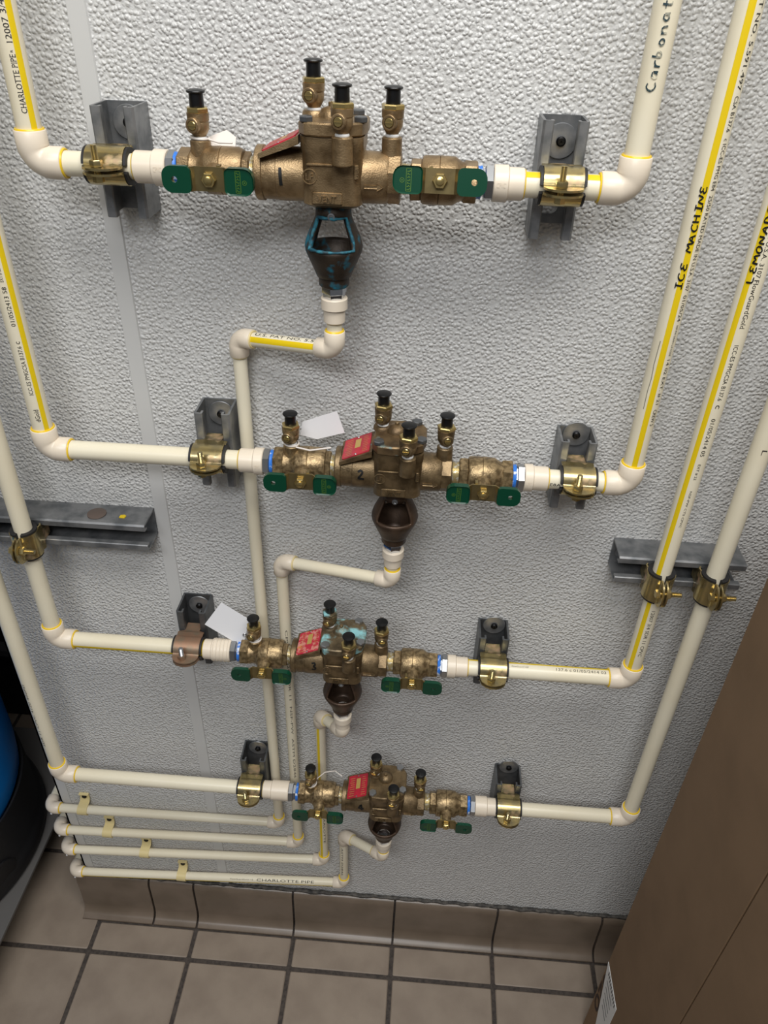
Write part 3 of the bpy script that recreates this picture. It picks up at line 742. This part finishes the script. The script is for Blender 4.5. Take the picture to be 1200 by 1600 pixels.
def cup_with_windows(cx, cy):
    """drain funnel: collar, two side arms with open windows front and back, cone below"""
    prof = [(-0.0225, 0.0150), (-0.0245, 0.0168), (-0.0300, 0.0168), (-0.0345, 0.0172), (-0.0395, 0.0192), (-0.0450, 0.0218), (-0.0510, 0.0246), (-0.0570, 0.0268), (-0.0615, 0.0278), (-0.0660, 0.0272),
            (-0.0720, 0.0248), (-0.0790, 0.0216), (-0.0860, 0.0186), (-0.0905, 0.0168), (-0.0912, 0.0152), (-0.0990, 0.0150), (-0.1010, 0.0132)]
    seg = 48; vs = []; fs = []
    for (z, r) in prof:
        for k in range(seg):
            th = 2*PI*(k+0.5)/seg; vs.append((cx+r*math.cos(th), cy+r*math.sin(th), z))
    for i in range(len(prof)-1):
        z0 = prof[i][0]; z1 = prof[i+1][0]
        for k in range(seg):
            th = math.degrees(2*PI*(k+1)/seg); front = abs(th-270); back = abs(th-90)
            half = 52 if i >= 4 else 48
            if 3 <= i <= 7 and (front < half or back < half):
                continue
            k2 = (k+1) % seg; fs.append((i*seg+k, i*seg+k2, (i+1)*seg+k2, (i+1)*seg+k))
    return MB().add(vs, fs), prof
def backflow(i):
    desc = ['bronze backflow preventer marked 1 above a teal-stained drain funnel', 'bronze backflow preventer marked 2 with a red name plate and dark brown funnel',
            'bronze backflow preventer marked 3 with pale blue verdigris on its cover', 'bronze backflow preventer marked 4, lowest of the four on the wall'][i]
    t = thing('backflow_preventer', desc, 'backflow valve', (CX[i], YA, ROWZ[i]), 'backflow preventers')
    body_m = ['bronze', 'bronze_dull', 'bronze_dull', 'bronze_dull'][i]
    cover_m = ['bronze', 'bronze_teal_light', 'bronze_teal', 'bronze_dull'][i]
    valve_m = ['bronze', 'bronze_spot', 'bronze_spot', 'bronze_spot'][i]
    ox = 0.0045
    mb = MB()
    fz = lambda p, q, s: (p, q, s)
    rr1 = rrect(ox-0.0278, ox+0.0278, -0.0300, 0.0265, 0.010, 5); rr0 = rrect(ox-0.024, ox+0.024, -0.0225, 0.0215, 0.012, 5); rr2 = rrect(ox-0.0268, ox+0.0268, -0.0285, 0.0255, 0.011, 5)
    mb.rings([[(p, q, -0.0228) for p, q in rr0], [(p, q, -0.0195) for p, q in rr2], [(p, q, 0.0225) for p, q in rr2], [(p, q, 0.0265) for p, q in rr1], [(p, q, 0.0362) for p, q in rr1]])
    # inlet port with flange, outlet port, square nut
    mb.lathe([(0, 0.0226), (0.001, 0.0236), (0.0068, 0.0236), (0.0075, 0.0222), (0.020, 0.0224), (0.0205, 0.0230), (0.046, 0.0230)], (-0.0668, 0, 0), X, 36)
    mb.lathe([(0, 0.0224), (0.026, 0.0220), (0.030, 0.0190)], (0.026, 0, 0), X, 36)
    mb.lathe([(0, 0.0208), (0.0010, 0.0218), (0.0112, 0.0218), (0.0122, 0.0204)], (0.0528, 0, 0), X, 8, rot=PI/8)
    # vent neck, flat pad with letters, cock bosses, small ribs
    mb.lathe([(-0.0262, 0.0140), (-0.0205, 0.0145)], (ox-0.0015, -0.002, 0), Z, 28)
    mb.box((ox-0.0175, -0.0300, -0.0188), (ox+0.0100, -0.0270, -0.0080), 0.001)
    mb.lathe([(0.0155, 0.0080), (0.0165, 0.0092), (0.0375, 0.0092), (0.0388, 0.0078)], (0.0150, -0.0345, 0), Z, 24)
    mb.box((0.0065, -0.0345, 0.0165), (0.0235, -0.0250, 0.036))
    mb.box((ox-0.022, -0.0302, 0.0130), (0.0065, -0.0275, 0.0155), 0.0008)
    mb.box((0.0245, -0.0298, 0.0030), (0.0285, -0.0270, 0.0155), 0.0008)
    mb.lathe([(0.012, 0.0092), (0.0335, 0.0090), (0.0348, 0.0078)], (0.0555, 0.0, 0), Z, 24)
    body = obj('body', mb, body_m, t, angle=40)
    # raised arrow on the outlet
    ar = MB(); ar.prism([(0.0330, -0.0008), (0.0445, -0.0008), (0.0445, -0.0028), (0.0500, 0.0004), (0.0445, 0.0036), (0.0445, 0.0018), (0.0330, 0.0018)], lambda p, q, s: (p, s, q-0.004), -0.0205, -0.0228, 0.0004)
    obj('arrow', ar, body_m, body)
    obj('lettering', on_plane(fit_polys(text_polys('VENT'), 0.0165, 0.0056), (ox-0.0120, -0.0300, -0.0135), X, Z, 0.0016), body_m, body)
    lf = on_plane(fit_polys(text_polys('LF'), 0.0065, 0.0055), (ox-0.0225, -0.0285, 0.0042), X, Z, 0.0008); lf.torus((ox-0.0192, -0.0287, 0.0042), Y, 0.0062, 0.0006, 24, 6)
    obj('emblem', lf, body_m, body)
    obj('lettering', on_plane(fit_polys(text_polys('USA'), 0.009, 0.0028), (0.0277, -0.0298, 0.0045), Z, -X, 0.0005), body_m, body)
    # marker digit
    if i == 0: pl = fit_polys(hand_polys('1', 0.015, 0.0028, jitter=0), None, 0.0150); px, pz = -0.0435, 0.001
    else: pl = fit_polys(hand_polys(str(i+1), 0.010, 0.0023, jitter=0), None, 0.0128); px, pz = (-0.0405, -0.0370, -0.0400)[i-1], 0.0035
    obj('marker_digit', on_pipe(pl, (px, 0, 0), X, Z, 0.0232, math.asin(pz/0.023)+0.04), 'marker', body)
    # cover
    cv = MB(); ch = [(ox-0.0288, -0.0215), (ox-0.0225, -0.0320), (ox-0.008, -0.0335), (ox+0.012, -0.0325), (ox+0.0265, -0.0225), (ox+0.0300, -0.008), (ox+0.0300, 0.016), (ox+0.0235, 0.0275), (ox+0.006, 0.0300), (ox-0.016, 0.0290), (ox-0.0270, 0.0190)]
    cv.prism(ch, fz, 0.0368, 0.0478, 0.0014)
    cv.lathe([(0.046, 0.0115), (0.0500, 0.0112), (0.0540, 0.0085), (0.0560, 0.0035), (0.0565, 0.001)], (0.0010, 0.004, 0), Z, 24)
    cv.lathe([(0.047, 0.0110), (0.0505, 0.0104), (0.0520, 0.0090)], (-0.0150, 0.010, 0), Z, 20)
    cover = obj('cover', cv, cover_m, t, angle=40)
    nub = MB(); nub.lathe([(0.0555, 0.0026), (0.0590, 0.0026), (0.0596, 0.002)], (0.0010, 0.004, 0), Z, 12); obj('plug', nub, 'bronze_dull', cover)
    for (bx, by) in ((ox-0.0215, -0.0255), (ox+0.0185, 0.0240), (ox+0.0245, -0.0165), (ox-0.0195, 0.0225)):
        b = MB(); b.lathe([(0, 0.0055), (0.0006, 0.0062), (0.0038, 0.0062), (0.0046, 0.0054)], (bx, by, 0.0474), Z, 6, rot=0.2)
        obj('bolt', b, 'steel' if i > 1 else 'galv_dark', cover)
    # name plate on its sloping shelf
    sh = MB(); sh.prism([(-0.0608, 0.0200), (-0.0245, 0.0362), (-0.0245, 0.0290), (-0.0608, 0.0160)], lambda p, q, s: (p, s, q), -0.0245, 0.0225)
    shelf = obj('plate_shelf', sh, 'bronze_teal_light' if i == 1 else body_m, t)
    d = Vector((0.0363, 0, 0.0162)).normalized(); nrm = Vector((-d.z, 0, d.x)); o = Vector((-0.0608, 0, 0.0200))
    fp = lambda p, q, s: tuple(o+d*p+Y*q+nrm*s)
    pm = 'red_worn' if i == 2 else 'red'
    np_ = MB(); np_.prism(rrect(0.0035, 0.0365, -0.0215, 0.0200, 0.002), fp, -0.0002, 0.0010)
    plate = obj('name_plate', np_, pm, shelf)
    gp = MB()
    def bar(p0, p1, q0, q1): gp.add([fp(p0, q0, 0.00115), fp(p1, q0, 0.00115), fp(p1, q1, 0.00115), fp(p0, q1, 0.00115)], [(0, 1, 2, 3)])
    bar(.0175, .0245, -.006, .013)
    for k in range(9): bar(.0065+.0012*(k % 2), .0150, -.018+.004*k, -.018+.004*k+.0007); bar(.0275, .0345-.001*(k % 3), -.018+.004*k, -.018+.004*k+.0007)
    obj('plate_print', gp, 'gold_print', shelf)
    for q in (-.0195, .0180):
        obj('rivet', MB().lathe([(0, .0014), (.0006, .0010)], fp(.020, q, .001), nrm, 10), 'steel', shelf)
    make_valve(t, -1, valve_m); make_valve(t, 1, valve_m if i else 'bronze', -11 if i == 0 else 0)
    hx = 'bronze_teal' if i == 2 else 'brass'
    test_cock(t, -0.1175, 0.0, 0.0262, -14, valve_m); test_cock(t, -0.0150, 0.010, 0.0522, -14, body_m, hx)
    test_cock(t, 0.0150, -0.0345, 0.0392, -10, body_m); test_cock(t, 0.0555, 0.0, 0.0352, -12 if i == 0 else 10, body_m)
    # drain funnel
    fm = 'funnel_teal' if i == 0 else 'funnel'
    cu, prof = cup_with_windows(ox-0.0015, -0.002)
    fo = obj('drain_funnel', cu, fm, t, angle=60)
    md = fo.modifiers.new('wall', 'SOLIDIFY'); md.thickness = 0.0034; md.offset = -1 if True else 0
    sc = MB(); sc.lathe([(0, 0.0034), (0.0022, 0.0034), (0.0024, 0.0022), (0.0012, 0.0020)], (ox-0.0015, -0.0182, -0.0315), -Y, 14); obj('set_screw', sc, 'steel', fo)
    if i == 0:
        # verdigris crust round the front window rim
        cr = MB(); P_ = []
        fx, fy = ox-0.0015, -0.002
        def on(z, r, a): a = math.radians(a); return (fx+r*math.sin(a), fy-r*math.cos(a), z)
        for a in range(-50, 51, 10): P_.append(on(-0.0335, 0.0171, a))
        for z, r in ((-0.0395, 0.0190), (-0.0450, 0.0216), (-0.0510, 0.0244), (-0.0570, 0.0266)): P_.append(on(z, r, 52))
        for a in range(50, -51, -10): P_.append(on(-0.0612, 0.0275, a))
        for z, r in ((-0.0570, 0.0266), (-0.0510, 0.0244), (-0.0450, 0.0216), (-0.0395, 0.0190)): P_.append(on(z, r, -52))
        P_.append(P_[0])
        cr.tube(P_, [0.0009+0.0011*random.random() for _ in P_], 8); obj('verdigris_crust', cr, 'teal', fo, angle=80)
    return t
for i in range(4): backflow(i)

# ------------------------------------------------------------------ drain pipe runs
DR = 0.00795; DH = 0.0108; DL = 0.0205; DY = -0.0165
DX = [-0.2065, -0.1740, -0.1275, -0.0905]; DT = [1.293, 0.980, 0.674, 0.352]
FE = [1.306, 0.999, 0.698, 0.376]
DB = [0.376, 0.319, 0.267, 0.194]; DE = [0.366, 0.296, 0.2305, 0.1525]
EX = -0.630
dl = ['cream drain pipe from the top funnel with yellow-striped slanting piece', 'cream drain pipe from the second funnel, printed along its riser',
      'cream drain pipe from the third funnel with a yellow stripe down its riser', 'shortest cream drain pipe, from the bottom funnel along the tile base']
SX = [-0.566, -0.532, -0.471, -0.409]
for i in range(4):
    t = thing('drain_pipe_run', dl[i], 'pipe', (0, 0, 0), 'drain pipe runs')
    fx = CX[i]+0.003; fy = YA-0.002; z0 = ROWZ[i]
    mb = MB(); mb.lathe([(0, 0.0118), (0.0008, 0.0124), (0.0068, 0.0124), (0.0076, 0.0112), (0.0132, 0.0108)], (fx, fy, z0-0.1005), -Z, 6, rot=0.2); obj('steel_nut', mb, 'chrome', t)
    mb = MB(); mb.lathe([(0, 0.0128), (0.0006, 0.0134), (0.0108, 0.0134), (0.0116, 0.0112), (0.0245, 0.0108), (0.0255, 0.0100)], (fx, fy, z0-0.1125), -Z, 28); obj('adapter', mb, 'cpvc_fit', t)
    e1 = Vector((fx, fy, FE[i])); e2 = Vector((DX[i], DY, DT[i])); d = (e2-e1).normalized()
    pipe(t, (fx, fy, z0-0.135), (fx, fy, FE[i]+DL-0.006), DR)
    elbow_parts(t, e1, Z, d, DR, DH, DL, 'glue', g2=(i > 1))
    pipe(t, e1+d*(DL-0.006), e2-d*(DL-0.006), DR)
    b0 = Vector((DX[i], DY, DB[i])); dn = (b0-e2).normalized()
    elbow_parts(t, e2, -d, dn, DR, DH, DL, 'glue_pale')
    pipe(t, e2+dn*(DL-0.006), b0-dn*(DL-0.006), DR)
    en = Vector((EX, DY, DE[i])); dh = (en-b0).normalized()
    elbow_parts(t, b0, -dn, dh, DR, DH, DL, 'glue', g2=False)
    pipe(t, b0+dh*(DL-0.006), en-dh*(DL-0.006), DR)
    elbow_parts(t, en, -dh, Y, DR, DH, DL, 'glue', g2=False)
    pipe(t, en+Y*(DL-0.006), en+Y*0.40, DR)
    up = Vector((0, 0, 1))
    if i == 0:
        a = -d; bb = (Z-a*Z.dot(a)).normalized()
        st = e2+a*DL
        obj('yellow_stripe', stripe(st, a, bb, (e2-e1).length-2*DL, DR, math.radians(22), math.radians(22)), 'yellow', t)
        obj('lettering', on_pipe(fit_polys(text_polys('U.S. PAT NO. 5.5'), (e2-e1).length-2*DL-0.008, 0.0036), st+a*0.006, a, bb, DR, math.radians(70)), 'ink', t)
    if i == 1:
        obj('lettering', on_pipe(fit_polys(text_polys('CPVC 4120 SDR 11  NSF-PW  ASTM D2846'), 0.34, 0.0034), e2+dn*0.12, dn, X, DR, math.radians(20)), 'ink_grey', t)
    if i == 2:
        obj('yellow_stripe', stripe(e2+dn*DL, dn, X, (b0-e2).length-2*DL, DR, math.radians(-22), math.radians(16)), 'yellow', t)
        obj('lettering', on_pipe(fit_polys(text_polys('CHARLOTTE'), 0.1, 0.0034), e2+dn*0.24, dn, X, DR, math.radians(22)), 'ink_grey', t)
    if i == 3:
        a = -dh; bb = (Z-a*Z.dot(a)).normalized(); s0 = en+a*DL
        obj('yellow_stripe', stripe(s0, a, bb, (b0-en).length-2*DL, DR, math.radians(-14), math.radians(13)), 'yellow', t)
        obj('lettering', on_pipe(fit_polys(text_polys('CHARLOTTE PIPE'), 0.112, 0.0046), en+a*(-0.258-EX), a, bb, DR, math.radians(46)), 'ink', t)
        obj('lettering', on_pipe(fit_polys(text_polys('FlowGuardGold 1/2'), 0.045, 0.0024), en+a*(-0.31-EX), a, bb, DR, math.radians(46)), 'ink_grey', t)
        obj('lettering', on_pipe(fit_polys(text_polys('ASTM D2846'), 0.09, 0.0034), e2+dn*0.03, dn, X, DR, math.radians(-16)), 'ink_grey', t)
    # glue drip on the corner elbow
    obj('drip', MB().lathe([(-0.0022, 0.0004), (-0.0014, 0.0017), (0, 0.0021), (0.0014, 0.0016), (0.002, 0.0004)], en+Vector((0.004, -0.006, -DH+0.001)), Z, 12), 'paper', t)
    # wall strap
    k = (SX[i]-en.x)/(b0.x-en.x); zc = en.z+(b0.z-en.z)*k
    s = thing('pipe_strap', 'pale yellow plastic strap on the %s of the four low drain pipes' % ['highest', 'second', 'third', 'lowest'][i], 'pipe strap', (SX[i], 0, zc), 'drain pipe straps')
    pth = []
    ro = DR+0.0004
    for j in range(15):
        a = math.radians(-150+150*j/14+0); pth.append((DY-ro*math.cos(math.radians(-80+160*j/14)), ro*math.sin(math.radians(-80+160*j/14))))
    pth = [(-0.0012, -ro)]+pth+[(-0.0062, ro+0.0004), (-0.0038, ro+0.003), (-0.0020, ro+0.0065), (-0.0014, ro+0.012), (-0.0014, ro+0.0185)]
    mb = MB(); rings = []; th = 0.0016
    for j, (yy, zz) in enumerate(pth):
        a = pth[max(0, j-1)]; b = pth[min(len(pth)-1, j+1)]; dd = Vector((b[0]-a[0], b[1]-a[1])).normalized(); nn = Vector((-dd.y, dd.x))
        if nn.x > 0: nn = -nn
        if 1 <= j <= 15: nn = Vector((yy-DY, zz)).normalized()
        w_ = 0.0088
        rings.append([(-w_, yy, zz), (w_, yy, zz), (w_, yy+nn.x*th, zz+nn.y*th), (-w_, yy+nn.x*th, zz+nn.y*th)])
    mb.rings(rings); mb.box((-0.0088, -0.006, ro+0.0178), (0.0088, -0.0006, ro+0.0192))
    obj('band', mb, 'glue_pale', s, angle=50)
    obj('screw', MB().lathe([(0, 0.0040), (0.0012, 0.0044), (0.0026, 0.0036), (0.0032, 0.001)], (0, -0.0030, ro+0.0120), -Y, 16), 'screw_black', s)

# ------------------------------------------------------------------ tags on the first test cocks
def sheet(mb, pts, thick=0.0005):
    n = len(pts); c = sum((Vector(p) for p in pts), Vector())/n; nn = Vector((0, 0, 0))
    for k in range(n): nn += (Vector(pts[k])-c).cross(Vector(pts[(k+1) % n])-c)
    nn.normalize(); pts = [Vector(p)-nn*nn.dot(Vector(p)-c) for p in pts]; nn *= thick
    mb.rings([[tuple(Vector(p)) for p in pts], [tuple(Vector(p)+nn) for p in pts]])
for i in (0, 1, 2, 3):
    zc = ROWZ[i]+0.0262; xc = CX[i]-0.1175
    lab = ['milky plastic tag tied to the first test cock of the top row', 'blank white card tied to the first test cock of the second row',
           'blank white card tied to the first test cock of the third row', 'loose clear cable tie on the first test cock of the bottom row'][i]
    t = thing('paper_tag' if i in (1, 2) else ('plastic_tag' if i == 0 else 'cable_tie'), lab, 'tag' if i < 3 else 'cable tie', (0, 0, 0), 'test cock tags')
    tie = MB(); tie.torus((xc, YA, zc+0.0008), Vector((0.08, 0, 1)), 0.0082, 0.0011, 28, 6)
    if i == 0: tie.tube([(xc+0.008, YA-0.002, zc), (xc+0.018, YA-0.004, zc-0.002), (xc+0.03, YA-0.003, zc-0.002)], 0.001, 6)
    if i == 1: tie.tube([(xc+0.006, YA-0.006, zc-0.001), (xc+0.022, YA-0.008, zc-0.003), (xc+0.046, YA-0.006, zc+0.001)], 0.001, 6)
    if i == 3: tie.tube([(xc+0.006, YA+0.006, zc), (xc+0.02, YA+0.016, zc+0.008), (xc+0.036, YA+0.02, zc+0.008), (xc+0.048, YA+0.014, zc+0.004)], 0.0008, 6)
    obj('tie_loop', tie, 'plastic_tag', t)
    if i == 0: pts = [(-0.2085, YA, 1.4945), (-0.2080, YA+0.012, 1.4985), (-0.1935, YA+0.016, 1.5075), (-0.1838, YA+0.012, 1.5000), (-0.1830, YA+0.002, 1.4930), (-0.1880, YA, 1.4920)]; m_ = 'plastic_tag'
    if i == 1: pts = [(-0.1365, -0.044, 1.190), (-0.1340, -0.042, 1.2065), (-0.0950, -0.036, 1.2200), (-0.0860, -0.038, 1.1930), (-0.1180, -0.040, 1.1845)]; m_ = 'paper'
    if i == 2: pts = [(-0.2200, -0.0545, 0.8810), (-0.2160, -0.050, 0.9020), (-0.2530, -0.046, 0.9250), (-0.2780, -0.052, 0.8880), (-0.2260, -0.058, 0.8560)]; m_ = 'paper'
    if i < 3:
        mb = MB(); sheet(mb, pts); obj('card', mb, m_, t)
        if i == 2:
            c = Vector((-0.2225, -0.0565, 0.8770)); obj('eyelet', MB().torus(c, -Y, 0.0022, 0.0008, 18, 6), 'steel', t)

# ------------------------------------------------------------------ cardboard box at the right
BX, BY1, BY0, BZ = 0.380, -0.15, -0.62, 1.32
SEAM = -0.355
t = thing('cardboard_box', 'tall brown cardboard box standing on the tiles at right', 'box', (BX, BY1, 0))
obj('body', MB().box((0.003, BY0-BY1, 0.0), (0.42, -0.002, BZ), 0.003), 'card', t)
obj('side_panel', MB().box((0.0, SEAM-BY1+0.0014, 0.004), (0.0032, 0.0, BZ), 0.0008), 'card', t)
obj('side_panel', MB().box((-0.0006, BY0-BY1, 0.004), (0.0032, SEAM-BY1-0.0014, BZ), 0.0008), 'card', t)
def on_side(y, z, off=0.0006): return (-off, y, z)
lp = MB(); A0 = (-0.0015, 0.256)
lq = [(-0.001, 0.256), (-0.075, 0.256), (-0.075, 0.09), (-0.044, 0.09)]
lp.rings([[on_side(y, z, 0.0001) for y, z in lq], [on_side(y, z, 0.0009) for y, z in lq]])
lb = obj('shipping_label', lp, 'label_white', t, label='white shipping label')
pr = MB()
for k in range(10): pr.add([on_side(y, z, 0.0011) for y, z in ((-0.016-k*0.0055, 0.2535), (-0.019-k*0.0055, 0.2535), (-0.019-k*0.0055, 0.243), (-0.016-k*0.0055, 0.243))], [(0, 1, 2, 3)])
for k in range(5):
    z = 0.232-k*0.014; y0 = -0.014-(0.256-z)*0.26
    pr.add([on_side(y, zz, 0.0011) for y, zz in ((y0, z), (-0.060, z), (-0.060, z-0.003), (y0, z-0.003))], [(0, 1, 2, 3)])
obj('label_print', pr, 'print_grey', lb)
obj('lettering', on_plane(fit_polys(text_polys('OZO', bold=0.035), 0.115, 0.026), (-0.0005, -0.0165, 0.118), Z, Y), 'print_brown', t)

# ------------------------------------------------------------------ blue tank, its black boot and the low shelf at the left
TCX, TCY = -0.985, 0.03
t = thing('low_shelf', 'low grey sheet shelf under the blue tank at the left edge', 'shelf', (-1.0, 0.0, 0.0))
obj('shelf_plate', MB().box((-0.45, -0.55, 0.112), (0.275, 0.34, 0.120), 0.001), 'plate_grey', t)
for (lx, ly) in ((-0.40, -0.5), (0.22, -0.5), (-0.40, 0.3), (0.22, 0.3)):
    obj('leg', MB().cyl((lx, ly, 0.0), Z, 0.112, 0.015, 16), 'plate_grey', t)
t = thing('water_tank', 'blue fibreglass tank in a black boot at the left edge', 'tank', (TCX, TCY, 0.12))
mb = MB(); mb.lathe([(0.0, 0.235), (0.012, 0.252), (0.03, 0.254), (0.045, 0.248), (0.055, 0.242), (0.155, 0.241), (0.166, 0.240), (0.166, 0.236), (0.10, 0.20)], (0, 0, 0), Z, 64)
bt = obj('boot', mb, 'tank_black', t)
obj('boot_tab', MB().lathe([(0, 0.030), (0.004, 0.030), (0.005, 0.027)], (0.232, -0.075, 0.055), Vector((1, -0.3, 0)), 24), 'tank_black', bt)
mb = MB(); pr = []
pr = [(0.03, 0.05), (0.05, 0.12), (0.09, 0.18), (0.13, 0.216), (0.17, 0.233), (0.22, 0.237), (0.62, 0.237)]
for k in range(1, 9):
    a = math.radians(10*k); pr.append((0.62+0.17*math.sin(a), 0.04+0.197*math.cos(a)))
mb.lathe(pr, (0, 0, 0), Z, 64); obj('vessel', mb, 'blue', t)
t = thing('added_dark_cabinet', 'added dark cabinet with shelves that darkens the space beyond the wall end', 'cabinet', (-1.0, 0.47, 0))  # cabinet added to block light and blacken the space past the wall end
obj('carcass', MB().box((-0.45, 0.0, 0.0), (0.62, 0.36, 1.6), 0.004), 'tank_black', t)
for k in range(4): obj('shelf', MB().box((-0.45, -0.03, 0.25+0.3*k), (0.62, 0.0, 0.27+0.3*k)), 'dark_wall', t)
